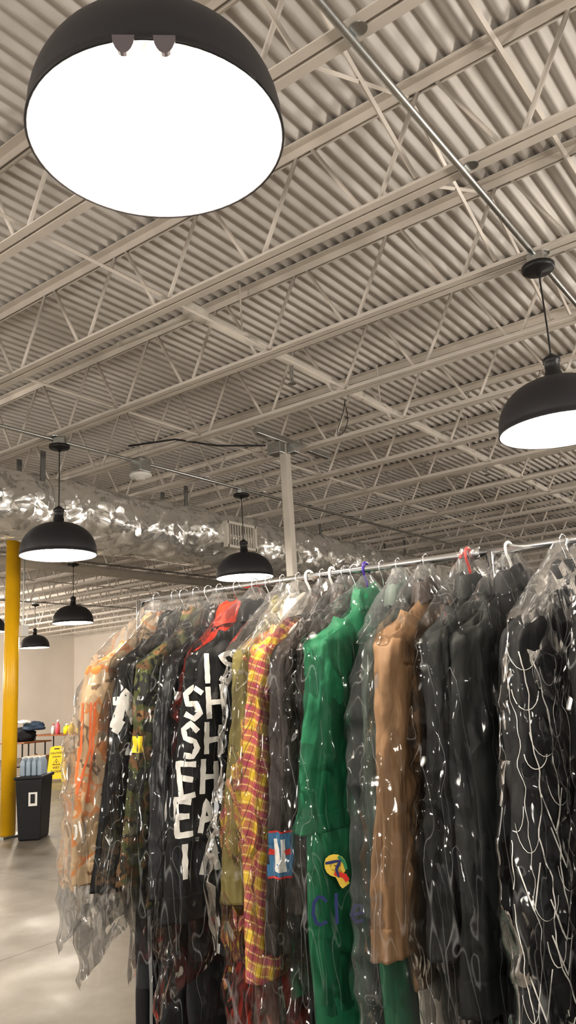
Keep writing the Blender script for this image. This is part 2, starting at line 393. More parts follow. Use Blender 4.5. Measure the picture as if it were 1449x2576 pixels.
pendant(-5.02,6.1,H+1.15,'black dome pendant lamp hanging beside the duct vent')
pendant(-9.36,7.35,H+1.15,PB)
pendant(-13.7,9.8,H+1.15,PB)
pendant(-10.95,6.95,H+1.15,PB)
e=empty('ceiling_sensor',(-4.95,4.62,ZB-.2),'white round ceiling sensor under a metal junction box','sensor')
obj('sensor_disc',lathe([(.02,0),(.04,.005),(.05,.02),(.095,.03),(.1,.045),(.09,.06),(.06,.07)],28),M_white,e,smooth=True)
obj('sensor_box',box((0,0,.13),(.13,.13,.12)),M_galv,e,bevel=.006)
obj('warning_strip',box((.0,-.0,.072),(.1,.1,.006)),M_red,e)

# steel post
e=empty('steel_post',(-3.85,5.31,0),'slim grey-cream square steel post rising to the joists','post')
obj('post_shaft',box((0,0,(ZB+.02)/2),(.07,.07,ZB+.02)),M_post,e,bevel=.004)
obj('post_base',box((0,0,.006),(.18,.18,.012)),M_steel,e)
obj('top_box',merge(box((-.04,-.05,ZB-.02),(.14,.12,.1)),box((.08,.02,ZB-.03),(.08,.08,.08))),M_galv,e,bevel=.004)
obj('strut_channel',box((0,.15,ZB+.06),(.05,1.1,.05)),M_galv,e,bevel=.003)
P=[(-3.9,5.1,ZB-.02),(-4.15,4.75,ZB-.04),(-4.4,4.5,ZB+.02),(-4.75,4.3,ZB)]
obj('loose_cable',tube(P,.008,6),M_wire,label='loose black cable near the post top',cat='cable',smooth=True)
P=[(-3.0+.03*math.sin(t*.8),4.93+.05*math.cos(t*.5),ZB+.1-.3*math.sin(math.pi*t/10)) for t in range(11)]
obj('hanging_wire',tube(P,.003,6),M_wire,label='thin wire loop dangling from the joists',cat='wire',smooth=True)

# ------------------------------------------------------------------ yellow column
e=empty('yellow_column',(-8.68,5.87,0),'round bright yellow steel column standing on the concrete floor','column')
obj('column_shaft',cyl((0,0,.0),.09,ZB,32),M_yellow,e,smooth=True)
obj('base_plate',box((0,0,.012),(.32,.32,.024)),M_galv,e)
obj('electrical_box',box((.1,.09,H+.93),(.1,.1,.14)),M_white,e,bevel=.004)
obj('box_conduit',cyl((.1,.09,H+1.0),.012,1.0,8),M_galv,e)

# bin
bx,by=-8.24,5.92
e=empty('trash_bin',(bx,by,0),'slim black plastic trash bin beside the yellow column','trash bin',rz=math.radians(38))
def taper(w0,d0,w1,d1,z0,z1):
    V=[(s*w0/2,t*d0/2,z0) for s,t in((-1,-1),(1,-1),(1,1),(-1,1))]+[(s*w1/2,t*d1/2,z1) for s,t in((-1,-1),(1,-1),(1,1),(-1,1))]
    return V,[(0,3,2,1),(4,5,6,7),(0,1,5,4),(1,2,6,5),(2,3,7,6),(3,0,4,7)]
obj('bin_body',taper(.25,.38,.31,.46,0,.68),M_bin,e,bevel=.02)
obj('bin_rim',box((0,0,.69),(.34,.49,.035)),M_bin,e,bevel=.012)
obj('bin_sticker',taper(.1,.004,.1,.004,.38,.53),M_white,e).location=(.05,-.222,0)
obj('sticker_picture',box((.05,-.228,.46),(.05,.004,.1)),M_bin,e)
wp=empty('water_bottle_pack',(bx,by,.708),'shrink-wrapped pack of clear water bottles on top of the bin','bottled water',rz=math.radians(38))
bo=lathe([(.0,0),(.03,0),(.032,.01),(.03,.06),(.032,.12),(.028,.15),(.012,.18),(.013,.2),(0,.2)],12)
for i in range(4):
    for j in range(4):
        q=obj('bottle',bo,M_clear,wp,smooth=True); q.location=(-.1+.066*i,-.13+.066*j,0)
        c_=obj('bottle_cap',cyl((0,0,.195),.014,.015,10),M_white,wp); c_.location=q.location

# wet floor sign
e=empty('wet_floor_sign',(-13.6,10.3,0),'yellow folding wet floor caution sign on concrete','caution sign',rz=math.atan2(13.6,10.3)-math.radians(8))
def panel(sgn):
    out=[(-.19,0),(-.12,0),(-.11,.06),(.11,.06),(.12,0),(.19,0),(.13,.66),(.06,.68),(-.06,.68),(-.13,.66)]
    V=[]
    for th in(-.008,.008):
        for x,z in out: V.append((x,sgn*(.17*(1-z/.68)+.01)+th,z))
    n=len(out)
    return V,[tuple(range(n)),tuple(range(2*n-1,n-1,-1))]+[(i,(i+1)%n,n+(i+1)%n,n+i) for i in range(n)]
obj('sign_panel',panel(-1),M_signy,e); obj('sign_panel',panel(1),M_signy,e)
tilt=math.atan2(.17,.68)
for s,z,sz in(('CAUTION',.53,.055),('WET',.25,.065),('FLOOR',.18,.065),('CUIDADO',.47,.035)):
    q=obj('sign_lettering',text_vf(s,sz),M_black,e); q.rotation_euler=(math.pi/2-tilt,0,0); q.location=(0,-(.17*(1-z/.68)+.01)-.011,z)
q=obj('warning_triangle',merge(tube([(-.07,0,0),(.07,0,0),(0,0,.11),(-.07,0,0),(.07,0,0)],.006,4),box((0,0,.045),(.012,.006,.045))),M_black,e); q.rotation_euler=(-tilt,0,0); q.location=(0,-(.17*(1-.33/.68)+.01)-.011,.33)
obj('handle_slot',box((0,-.02,.63),(.1,.03,.02)),M_bin,e)

# tables and clutter
def table(x,y,w,d,lab,rz=0):
    e=empty('folding_table',(x,y,0),lab,'table',rz=rz)
    obj('table_top',box((0,0,.735),(w,d,.03)),M_wood,e,bevel=.006)
    for sx in(-1,1):
        obj('table_leg',merge(tube([(sx*(w/2-.15),-d/2+.06,.72),(sx*(w/2-.15),-d/2+.06,0)],.016,8),tube([(sx*(w/2-.15),d/2-.06,.72),(sx*(w/2-.15),d/2-.06,0)],.016,8),tube([(sx*(w/2-.15),-d/2+.06,.2),(sx*(w/2-.15),d/2-.06,.2)],.012,8)),M_black,e)
    return e
table(-17.3,13.3,1.9,.7,'brown folding table by the wall holding cleaning supplies')
table(-15.3,10.75,.9,.7,'brown folding table piled with dark garments')
def lump(name,c,s,m,lab,cat,seed,amp=.25):
    V=[];F=[];nu,nv=28,18
    for i in range(nv+1):
        p=math.pi*i/nv
        for j in range(nu):
            a=2*math.pi*j/nu; d=Vector((math.sin(p)*math.cos(a),math.sin(p)*math.sin(a),math.cos(p)))
            rr=1+amp*noise.noise(d*2.2+Vector((seed,0,0)))+amp*.5*noise.noise(d*6+Vector((0,seed,0)))
            V.append((c[0]+s[0]*d.x*rr,c[1]+s[1]*d.y*rr,c[2]+max(-s[2]*.55,s[2]*d.z*rr)+s[2]*.55))
    for i in range(nv):
        for j in range(nu): F.append((i*nu+j,i*nu+(j+1)%nu,(i+1)*nu+(j+1)%nu,(i+1)*nu+j))
    return obj(name,(V,F),m,label=lab,cat=cat,smooth=True)
M_cdark=mat('dark_cloth',(.02,.02,.025),.85,var=.3,vscale=8)
lump('folded_jacket',(-15.45,10.75,.75),(.34,.28,.2),M_cdark,'crumpled black jacket heaped on table','jacket',1)
lump('folded_jacket',(-15.15,10.85,.98),(.26,.22,.12),mat('navy_cloth',(.05,.08,.13),.85,var=.3),'crumpled navy jacket on top of the heap','jacket',5)
lump('folded_shirt',(-15.3,10.7,1.13),(.2,.15,.05),M_white,'folded pale shirt on the heap of garments','shirt',9)
def bottle(x,y,m,h,r_,lab):
    e=empty('cleaner_bottle',(x,y,.75),lab,'bottle')
    obj('bottle_body',lathe([(0,0),(r_,0),(r_,h*.6),(r_*.8,h*.7),(r_*.35,h*.8),(r_*.35,h*.88),(0,h*.88)],16),m,e,smooth=True)
    obj('bottle_cap',merge(cyl((0,0,h*.87),r_*.42,h*.12,12),box((r_*.4,0,h*.97),(r_*1.2,r_*.4,h*.06))),M_white if m is not M_white else M_red,e)
bottle(-17.35,13.15,M_pink,.36,.06,'pink spray cleaner bottle on the table')
bottle(-17.1,13.25,M_signy,.25,.09,'yellow detergent jug on the table')
bottle(-16.85,13.2,M_signy,.3,.09,'yellow detergent jug on the table')
bottle(-16.65,13.3,M_signy,.2,.08,'small yellow detergent jug on the table')
bottle(-17.6,13.2,M_white,.26,.05,'small white bottle on the table')
def carton(x,y,s,rz,lab,m=None):
    e=empty('cardboard_box',(x,y,0),lab,'box',rz=rz)
    obj('box_body',box((0,0,s[2]/2),s),m or M_card,e,bevel=.005)
    obj('box_flap',box((0,s[1]/2+.06,s[2]-.03),(s[0],.12,.006)),m or M_card,e)
carton(-16.4,11.9,(.5,.4,.35),.3,'open cardboard box on the floor near the table')
carton(-15.9,12.7,(.4,.4,.3),.1,'cardboard box on the floor beside the table')
lump('cloth_bag',(-17.2,12.45,0),(.25,.2,.2),M_cdark,'dark cloth bag on the floor by the table','bag',12)
lump('cloth_bag',(-15.9,13.9,0),(.35,.25,.2),mat('rust_cloth',(.2,.07,.04),.8),'rust coloured cloth bag on the floor','bag',15)
obj('dark_panel',box((-7.3,YF-.35,1.2),(13.5,.08,2.4)),M_darkbrown,kind='structure')  # dark panel added to fill the dark area behind the rack

# ------------------------------------------------------------------ clothes rack
RY=lambda x:1.68+(x+1.71)*.107
RZ=H+.3; yaw=math.atan(.107)
xl,xr=-1.80,.45
e=empty('clothes_rack',(-.7,RY(-.7),0),'chrome rolling clothes rack loaded with bagged garments','clothes rack')
def loc(p): return (p[0]+.7,p[1]-RY(-.7),p[2])
obj('hanging_rod',tube([loc((xl,RY(xl),RZ)),loc((-.7,RY(-.7),RZ))],.0095,16),M_chrome,e,smooth=True)
obj('outer_rod',tube([loc((-.74,RY(-.74),RZ)),loc((xr,RY(xr),RZ))],.0115,16),M_chrome,e,smooth=True)
obj('rod_collar',tube([loc((-.75,RY(-.75),RZ)),loc((-.725,RY(-.725),RZ))],.015,16),M_chrome,e,smooth=True)
for x in(xl,-.70,xr):
    obj('upright',tube([loc((x,RY(x)+.0,RZ+.0)),loc((x,RY(x),.1))],.0125,14),M_chrome,e,smooth=True)
for x in(xl,xr):
    obj('foot_rail',tube([loc((x,RY(x)-.26,.1)),loc((x,RY(x)+.26,.1))],.0125,12),M_chrome,e,smooth=True)
    for s in(-.25,.25):
        obj('caster',merge(tube([loc((x-.012,RY(x)+s,.035)),loc((x+.012,RY(x)+s,.035))],.035,16),cyl(loc((x,RY(x)+s,.06)),.008,.04,8)),M_black,e)
obj('base_rail',tube([loc((xl,RY(xl),.12)),loc((xr,RY(xr),.12))],.0125,12),M_chrome,e,smooth=True)

# ------------------------------------------------------------------ garments
def rid(p): return 1-2*abs(noise.noise(p))
def fold(y,z,s,a): return a*(noise.noise((y*9+s,z*2.0,s*1.7))+.55*noise.noise((y*21,z*5+s,s)))
def sg(v,p): return math.copysign(abs(v)**p,v)
DROP=.115
def body_vf(hw,L,th,s,flare=.22):
    V=[];F=[];n=48;seg=64
    for i in range(n+1):
        t=i/n; w=hw*(.93+flare*t); tk=th*(.2+.8*min(1,t*7)**.6)
        for j in range(seg):
            a=2*math.pi*j/seg
            y=w*sg(math.cos(a),.8); x=tk*sg(math.sin(a),.8)
            x+=fold(y,-L*t,s,.030)*min(1,t*4)*(1-.5*abs(math.cos(a))**6)
            y+=.012*noise.noise((L*t*7,s,j*.1))
            z=-L*t-DROP*(min(1.1,abs(y)/hw))**1.1*(1-t)+.012*noise.noise((y*10,s,3))*t
            V.append((x,y,z))
    for i in range(n):
        for j in range(seg): F.append((i*seg+j,i*seg+(j+1)%seg,(i+1)*seg+(j+1)%seg,(i+1)*seg+j))
    F.append(tuple(range(seg))); F.append(tuple(range((n+1)*seg-1,n*seg-1,-1)))
    return V,F
def sleeve_path(side,hw,L,s,t,slant):
    return .014*math.sin(t*4.5+s)*min(1,t*3), side*(hw-.045+slant*t**.75+.008*math.sin(t*5+s)), -.088-L*t
def sleeve_vf(side,hw,L,s,r0=.066,r1=.056,slant=.11,t0=0,t1=1,grow=0):
    V=[];F=[];n=96 if t0==0 else 8;seg=48
    for i in range(n+1):
        t=t0+(t1-t0)*i/n
        cx,cy,cz=sleeve_path(side,hw,L,s,t,slant)
        ry=r0+(r1-r0)*t+grow; rx=.040+(.032-.040)*t+grow
        cap=math.sqrt(max(0.02,1-(1-min(1,t/.07))**2))
        for j in range(seg):
            a=2*math.pi*j/seg; ca,sa=math.cos(a),math.sin(a)
            # long hanging folds plus diagonal drag lines
            k=1+.20*(rid((ca*1.7+s,sa*1.7,cz*1.8))-.45)+.12*(rid((ca*1.4+cz*3.5,sa*1.4+s,cz*5))-.45)+.05*(rid((ca*3,sa*3+s,cz*16))-.45)+.10*noise.noise((ca*.9,sa*.9+s,cz*2))
            V.append((cx+rx*cap*k*sg(ca,.85),cy+ry*cap*k*sg(sa,.85),cz-.025*(side*sa)*(1-t)))
    for i in range(n):
        for j in range(seg): F.append((i*seg+j,i*seg+(j+1)%seg,(i+1)*seg+(j+1)%seg,(i+1)*seg+j))
    F.append(tuple(range(seg))); F.append(tuple(range((n+1)*seg-1,n*seg-1,-1)))
    return V,F
def collar_vf(s,h=.03):
    prof=[(.95,-.03),(.85,h*.5),(.75,h),(.95,h*.9),(1.15,h*.3),(1.35,-h*.9)]
    V=[];F=[];seg=32
    for k,z in prof:
        for j in range(seg):
            a=2*math.pi*j/seg
            V.append((.026*k*math.cos(a),.060*k*math.sin(a),z-.018*abs(math.sin(a))+.008*noise.noise((j*.4,s,z*9))))
    for i in range(len(prof)-1):
        for j in range(seg): F.append((i*seg+j,i*seg+(j+1)%seg,(i+1)*seg+(j+1)%seg,(i+1)*seg+j))
    return V,F
def bag_vf(hw,L,th,s,neck=.07,slant=.11):
    V=[];F=[];seg=110;n0=14;n=110
    rows=[]
    for k in range(n0): 
        q=k/n0; rows.append((.014+(hw*.9-.014)*q**1.4,.011+(th*.5-.011)*q,neck*(1-q)**1.6,0,q))
    for i in range(n+1):
        t=i/n; rows.append((hw*(.9+.06*min(1,t*6))+slant*1.05*min(1,t*L/.65),th*(.5+.5*min(1,t*7)),-L*t,t,1))
    for w,tk,z0,t,q in rows:
        for j in range(seg):
            a=2*math.pi*j/seg; ca,sa=math.cos(a),math.sin(a)
            y=w*sg(ca,.85); x=tk*sg(sa,.95)
            r1=rid((y*9+s,z0*1.6+x*5,s));r2=rid((y*22+x*20,z0*6,s+4)); r4=rid((y*12+z0*7,z0*8-y*5,s+8))
            r3=noise.noise((y*5+s,z0*2.0,x*9))
            am=.3+.7*q
            x+=sg(sa,.5)*am*(.015*r1+.008*r2+.011*r4+.016*r3)
            y+=ca*am*(.016*r1+.009*r2+.012*r4+.028*r3)
            z=z0-.125*(abs(y)/hw)**1.05*(1-t)**2*(q if t==0 else 1)+(.09*noise.noise((y*4,x*9,s))*t)
            V.append((x,y,z))
    nr=len(rows)
    for i in range(nr-1):
        for j in range(seg): F.append((i*seg+j,i*seg+(j+1)%seg,(i+1)*seg+(j+1)%seg,(i+1)*seg+j))
    return V,F
def hanger(x,m,wire=True,rz=0,hk=1.0):
    y=RY(x); r_=.0017 if wire else .0036
    R=.0165
    P=[(0,R*math.cos(a),R*math.sin(a)) for a in [math.radians(d) for d in range(-35,181,15)]]
    P+= [(0,-R*.9,-.012),(0,-.006,-.026),(0,0,-.038),(0,0,-.088)]
    vf=merge(tube(P,r_,8),tube([(0,-.16,-.20),(0,0,-.088),(0,.16,-.20)],r_ if wire else .005,8),tube([(0,-.16,-.20),(0,.16,-.20)],r_,8))
    return obj('clothes_hanger',vf,m,label='thin wire clothes hanger hooked on the chrome rod' if wire else 'plastic clothes hanger hooked on the chrome rod',cat='clothes hanger',smooth=True,loc=(x,y,RZ),rz=rz,group='hangers on the rack')
M_film=film_mat('clear_film')
M_film2=film_mat('hazy_film',haze=.04)
G={}
def world_bvh(objs):
    V=[];F=[]
    for o in objs:
        M=(o.parent.matrix_basis@o.matrix_basis) if o.parent else o.matrix_basis
        k=len(V); V+=[M@v.co for v in o.data.vertices]; F+=[tuple(i+k for i in p.vertices) for p in o.data.polygons]
    return BVHTree.FromPolygons(V,F)
def uvbody(i,co): return (co.y,co.z)
def uvslv(i,co):
    j=i%48; return (abs(j-24)/48*.36,co.z)
def garment(key,name,lab,cat,x,m,msl=None,hw=.20,L=.68,sl=.6,th=.032,bag=1.0,film=None,rz=0,dy=0,dz=0,hm=None,wire=True,mc=None,neck=.06,slant=.11,r0=.066,r1=.056,cuff=None):
    s=(x*37.3)%10
    o=obj(name,body_vf(hw,L,th,s),m,label=lab,cat=cat,smooth=True,loc=(x,RY(x)+dy,RZ-.068+dz),rz=yaw+rz,group='bagged garments on the rack',uvf=uvbody if key=='g' else None)
    parts=[o]
    for sd in(-1,1):
        parts.append(obj('sleeve',sleeve_vf(sd,hw,sl,s+sd,r0,r1,slant),msl or m,o,smooth=True,uvf=uvslv if key=='g' else None))
        parts.append(obj('cuff',sleeve_vf(sd,hw,sl,s+sd,r0,r1,slant,.92,1.01,.002),cuff or msl or m,o,smooth=True,uvf=uvslv if key=='g' else None))
    obj('collar',collar_vf(s),mc or m,o,smooth=True)
    bg=None
    if bag: bg=obj('plastic_cover',bag_vf(hw+.065,bag,th+.018,s,neck,slant),film or M_film,o,smooth=True,label='clear crinkled plastic garment cover')
    hanger(x,hm or M_chrome,wire,rz=yaw+rz)
    G[key]=(o,parts,bg)
    return o
def trousers(x,m,lab,z0=-.62,L=.62,w=.085,dy=0,cat='trousers',rz=0,th=.024):
    P=[]
    s=x*31
    for sd in(-1,1):
        v=[];f=[];n=24;seg=24
        for i in range(n+1):
            t=i/n
            for j in range(seg):
                a=2*math.pi*j/seg
                k=1+.14*noise.noise((math.cos(a)*2+s,math.sin(a)*2+sd,t*4))
                v.append((th*k*math.cos(a)+fold(math.sin(a)*.1,t,s,.012),sd*w*(1.05+.25*t)+w*k*math.sin(a),z0-L*t))
        for i in range(n):
            for j in range(seg): f.append((i*seg+j,i*seg+(j+1)%seg,(i+1)*seg+(j+1)%seg,(i+1)*seg+j))
        f.append(tuple(range(seg))); f.append(tuple(range((n+1)*seg-1,n*seg-1,-1)))
        P.append((v,f))
    o=obj('trousers',P[0],m,label=lab,cat=cat,smooth=True,loc=(x,RY(x)+dy,RZ-.1),rz=yaw+rz,group='trousers on the rack')
    obj('trouser_leg',P[1],m,o,smooth=True)
    return o

black=cloth('black_cotton',(.007,.007,.008))
leather=cloth('black_leather',(.009,.009,.010),.38,bscale=18)
char=cloth('charcoal_cotton',(.018,.018,.020))
chargreen=cloth('charcoal_green_cotton',(.010,.012,.011),.7)
brownch=cloth('brown_charcoal_quilt',(.040,.029,.024),.55,bscale=30)
olive=cloth('olive_cloth',(.20,.17,.06),.85)
green=cloth('green_cotton',(.010,.15,.068),.7,.12)
tan=cloth('camel_cotton',(.235,.142,.074),.7,.12)
pale=cloth('pale_grey_green',(.08,.11,.09),.7,.6,12)
redc=cloth('red_cloth',(.55,.04,.015),.8)
dred=cloth('maroon_cloth',(.10,.02,.015),.8)
offw=cloth('off_white_cloth',(.6,.56,.5),.85,.1)
camo1=steps_mat('orange_tan_camo',[(0,(.46,.33,.19)),(.40,(.57,.23,.06)),(.46,(.56,.41,.25)),(.57,(.20,.12,.06)),(.62,(.50,.35,.20))],11,seed=3)
camo2=steps_mat('woodland_camo',[(0,(.02,.02,.018)),(.42,(.08,.09,.03)),(.5,(.18,.10,.045)),(.58,(.03,.025,.015)),(.64,(.16,.15,.07))],18,seed=6)
plaid=plaid_mat('yellow_pink_plaid')
stripe,nt,b=newmat('striped_track')
tc=nt.nodes.new('ShaderNodeTexCoord'); w_=nt.nodes.new('ShaderNodeTexWave'); w_.bands_direction='Y'; w_.inputs['Scale'].default_value=7; r=nt.nodes.new('ShaderNodeValToRGB'); r.color_ramp.interpolation='CONSTANT'
r.color_ramp.elements[0].color=(.012,.012,.014,1); r.color_ramp.elements[1].position=.9; r.color_ramp.elements[1].color=(.6,.6,.6,1)
nt.links.new(tc.outputs['Object'],w_.inputs['Vector']); nt.links.new(w_.outputs['Fac'],r.inputs[0]); nt.links.new(r.outputs[0],b.inputs['Base Color'])

garment('a','jacket','orange and tan camouflage jacket in clear plastic cover','jacket',-1.735,camo1,L=.72,sl=.58,hw=.22,bag=.8,film=M_film2,rz=-.02,slant=.08,r0=.085,r1=.08)
garment('b','jacket','black leather jacket with white patch in plastic cover','jacket',-1.665,leather,sl=.6,bag=.85)
garment('c','jacket','woodland camouflage jacket in clear plastic cover','jacket',-1.585,camo2,L=.74,sl=.58,bag=.80,r0=.072)
garment('d','jacket','plain black jacket in clear plastic cover','jacket',-1.50,leather,sl=.6,bag=.85,r0=.074)
garment('d2','jacket','bright red jacket mostly hidden between black ones','jacket',-1.44,redc,hw=.165,L=.4,sl=.3,bag=0,dy=-.02,slant=.03)
garment('e','jacket','black jacket with hand-painted white lettering in plastic cover','jacket',-1.375,black,L=.74,sl=.64,hw=.205,bag=.9,rz=-.15,r0=.088,r1=.08)
garment('f','shirt','olive shirt in clear plastic cover','shirt',-1.285,olive,hw=.19,bag=.8,slant=.10)
garment('g','shirt','yellow and pink plaid shirt in clear plastic cover','shirt',-1.235,plaid,L=.85,sl=.74,hw=.20,bag=1.0,mc=offw)
garment('h','jacket','dark brown quilted jacket with square emblem patch','jacket',-1.16,brownch,L=.75,sl=.68,hw=.205,bag=.95,r0=.078,r1=.068)
garment('i','jacket','dark jacket with brown trim in clear plastic cover','jacket',-1.095,brownch,hw=.195,bag=.9)
garment('j','coverall','plain green work coverall in clear printed plastic cover','coverall',-1.03,green,L=.80,sl=.44,hw=.225,bag=.82,rz=-.10,hm=M_purple,wire=False,th=.042,slant=.08,r0=.085,r1=.08,neck=.05)
garment('k','jacket','dark grey green jacket in hazy plastic cover','jacket',-.94,pale,hw=.155,L=.7,bag=.95,film=M_film2,mc=pale,slant=.13)
garment('l','jacket','camel brown cotton jacket in clear plastic cover','jacket',-.865,tan,L=.84,sl=.66,hw=.215,bag=.7,mc=brownch,rz=-.08,r0=.092,r1=.084)
garment('m','jacket','charcoal jacket in clear plastic cover','jacket',-.755,chargreen,L=.85,sl=.66,bag=1.0,hm=M_red,wire=False,neck=.085,r0=.078,rz=-.12)
garment('n','coat','long black coat in clear plastic cover','coat',-.655,black,msl=chargreen,L=1.1,sl=.74,hw=.205,bag=1.15,hm=M_white,wire=False,r0=.085,r1=.075,rz=-.28)
garment('o','coat','long black coat with white line drawing in plastic cover','coat',-.53,black,L=1.1,sl=.74,hw=.215,bag=1.05,r0=.095,r1=.085,rz=-.30,neck=.07)
garment('p','coat','long black coat in clear plastic cover','coat',-.40,black,L=1.1,sl=.8,hw=.22,bag=1.1,rz=-.3)
trousers(-1.665,stripe,'black track trousers with white side stripes')
trousers(-1.585,char,'dark grey trousers under camouflage jacket')
trousers(-1.50,char,'dark grey trousers on the rack')
trousers(-1.375,dred,'maroon trousers on the rack',L=.5)
trousers(-1.31,offw,'off-white trousers on the rack',z0=-.75,L=.5)
trousers(-1.235,redc,'red patterned trousers on the rack',z0=-.84,L=.4)
trousers(-1.16,black,'black trousers on the rack')
trousers(-1.095,brownch,'dark brown trousers on the rack')
trousers(-1.03,green,'green work trouser legs of the coverall',z0=-.50,L=.95,w=.15,dy=-.02,rz=-.1,th=.034)
trousers(-.94,green,'green work trousers on the rack',z0=-.62,L=.75,w=.13)
trousers(-.865,offw,'off-white trousers under camel jacket',z0=-.80,L=.4,w=.13)
trousers(-.755,black,'black trousers on the rack',z0=-.8,L=.4,rz=-.14)
for i,x in enumerate((-1.33,-1.20,-1.13,-1.065,-.985,-1.54,-1.63)):
    hanger(x,M_chrome if i not in(1,2) else M_white,i not in(1,2),rz=random.uniform(-.2,.2))

# ------------------------------------------------------------------ painted marks, conforming to cloth
FONT={'I':[[(.5,0),(.5,1)]],'S':[[(.9,.85),(.5,1),(.15,.8),(.3,.55),(.7,.45),(.85,.2),(.5,0),(.1,.12)]],
'H':[[(.1,0),(.1,1)],[(.9,0),(.9,1)],[(.1,.5),(.9,.55)]],'E':[[(.9,1),(.1,1),(.1,0),(.9,0)],[(.1,.5),(.7,.5)]],
'A':[[(.05,0),(.5,1),(.95,0)],[(.25,.4),(.75,.4)]],'X':[[(.1,0),(.9,1)],[(.1,1),(.9,0)]],'O':[[(.5,0),(.1,.3),(.1,.7),(.5,1),(.9,.7),(.9,.3),(.5,0)]],
'V':[[(.05,1),(.5,0),(.95,1)]],'C':[[(.9,.8),(.7,.97),(.45,1),(.2,.8),(.1,.4),(.25,.08),(.5,.0),(.85,.12)]],'l':[[(.35,0),(.4,1.1)]],'e':[[(.15,.3),(.8,.35),(.7,.6),(.35,.62),(.12,.3),(.35,.02),(.8,.1)]]}
def decal(key,name,polys,strokes,m,x,dyn,target='cloth',off=.004,label=None,flat=None):
    """polys: list of rects (s0,t0,s1,t1); strokes: list of (points,width); s metres sideways across the visible side, t world height.
    flat=(s,t): printed on a smooth taut area of the film around that point"""
    o,parts,bg=G[key]
    bv=world_bvh([bg] if target=='bag' else parts)
    yn=RY(x)-dyn
    d=Vector((x,yn,0)).normalized(); rt=Vector((d.y,-d.x,0)); anchor=Vector((x,yn,0))
    V=[];F=[]
    dep=None
    if flat:
        ds=[]
        for a in(-.02,0,.02):
            for b_ in(-.02,0,.02):
                p=anchor+rt*(flat[0]+a)+Vector((0,0,flat[1]+b_))-d*.5
                h=bv.ray_cast(p,d,1.2)[3]
                if h: ds.append(h)
        if ds: dep=min(ds)
    def cast(s,t):
        p=anchor+rt*s+Vector((0,0,t))-d*.5
        if dep is not None: return p+d*(dep-off)
        h=bv.ray_cast(p,d,1.2)[0]
        return None if h is None else h-d*off
    for pts,w in strokes:
        res=[]
        for a,b_ in zip(pts[:-1],pts[1:]):
            a=Vector(a);b_=Vector(b_); n=max(1,int((b_-a).length/.006))
            for i in range(n): res.append(a.lerp(b_,i/n))
        res.append(Vector(pts[-1])); prev=None
        for i,p in enumerate(res):
            tn=(res[min(i+1,len(res)-1)]-res[max(i-1,0)]).normalized(); nn=Vector((-tn.y,tn.x))
            ww=w*(1+.3*noise.noise((p.x*60,p.y*60,1)))/2
            row=[cast(*(p+nn*ww*q)) for q in(-1,-.33,.33,1)]
            if any(c is None for c in row): prev=None; continue
            k=len(V); V+=row
            if prev is not None and max((V[prev+c]-row[c]).length for c in range(4))<.05:
                F+=[(prev+c,prev+c+1,k+c+1,k+c) for c in range(3)]
            prev=k
    for s0,t0,s1,t1 in polys:
        n=14; idx={}
        for i in range(n+1):
            for j in range(n+1):
                c=cast(s0+(s1-s0)*i/n,t0+(t1-t0)*j/n)
                if c is not None: idx[i,j]=len(V); V.append(c)
        for i in range(n):
            for j in range(n):
                q=[(i,j),(i+1,j),(i+1,j+1),(i,j+1)]
                if all(k in idx for k in q) and max((V[idx[q[0]]]-V[idx[k]]).length for k in q)<.04: F.append(tuple(idx[k] for k in q))
    if not F: return
    inv=o.matrix_basis.inverted()
    obj(name,([inv@v for v in V],F),m,o,label=label,smooth=True)
def word(s,s0,t0,w,h,lw,jit=0):
    out=[]
    for i,ch in enumerate(s):
        for pl in FONT[ch]:
            out.append(([(s0+i*w*1.15+px*w+random.uniform(-jit,jit),t0+py*h+random.uniform(-jit,jit)) for px,py in pl],lw))
    return out
def circ(cx,cy,r_,a0=0,a1=6.6,n=16): return [(cx+r_*math.cos(a0+(a1-a0)*i/n),cy+r_*math.sin(a0+(a1-a0)*i/n)) for i in range(n+1)]
bpy.context.view_layer.update()
st=[]
for i,(wd,sh) in enumerate((('IS',.012),('SH',-.025),('SH',-.035),('EH',-.045),('EA',-.055),('IA',-.05))):
    st+=word(wd,sh,1.535-.088*i,.048,.074,.013,.006)
decal('e','painted_lettering',[],st,M_whitepaint,-1.39,.25,label='hand-painted white lettering')
decal('a','painted_lettering',[],word('XOV',-.07,1.16,.022,.05,.006,.001),M_whitepaint,-1.735,.27)
M_oran=mat('orange_paint',(.75,.16,.02),.7)
decal('a','orange_streaks',[],[([(-.03+random.uniform(-.03,.04),1.5),(-.02+random.uniform(-.03,.03),1.38),(-.03+random.uniform(-.03,.03),1.25)],.006) for _ in range(4)],M_oran,-1.735,.25)
decal('b','white_patch',[],[([(.0,1.43),(.03,1.52),(.055,1.44)],.026),([(-.01,1.5),(.06,1.5)],.022),([(.0,1.42),(.02,1.45)],.02)],M_whitepaint,-1.665,.24)
decal('c','yellow_patch',[],[([(.0,1.37),(.0,1.43)],.026)],M_signy,-1.585,.24)
M_blue=mat('blue_patch',(.06,.20,.36),.7)
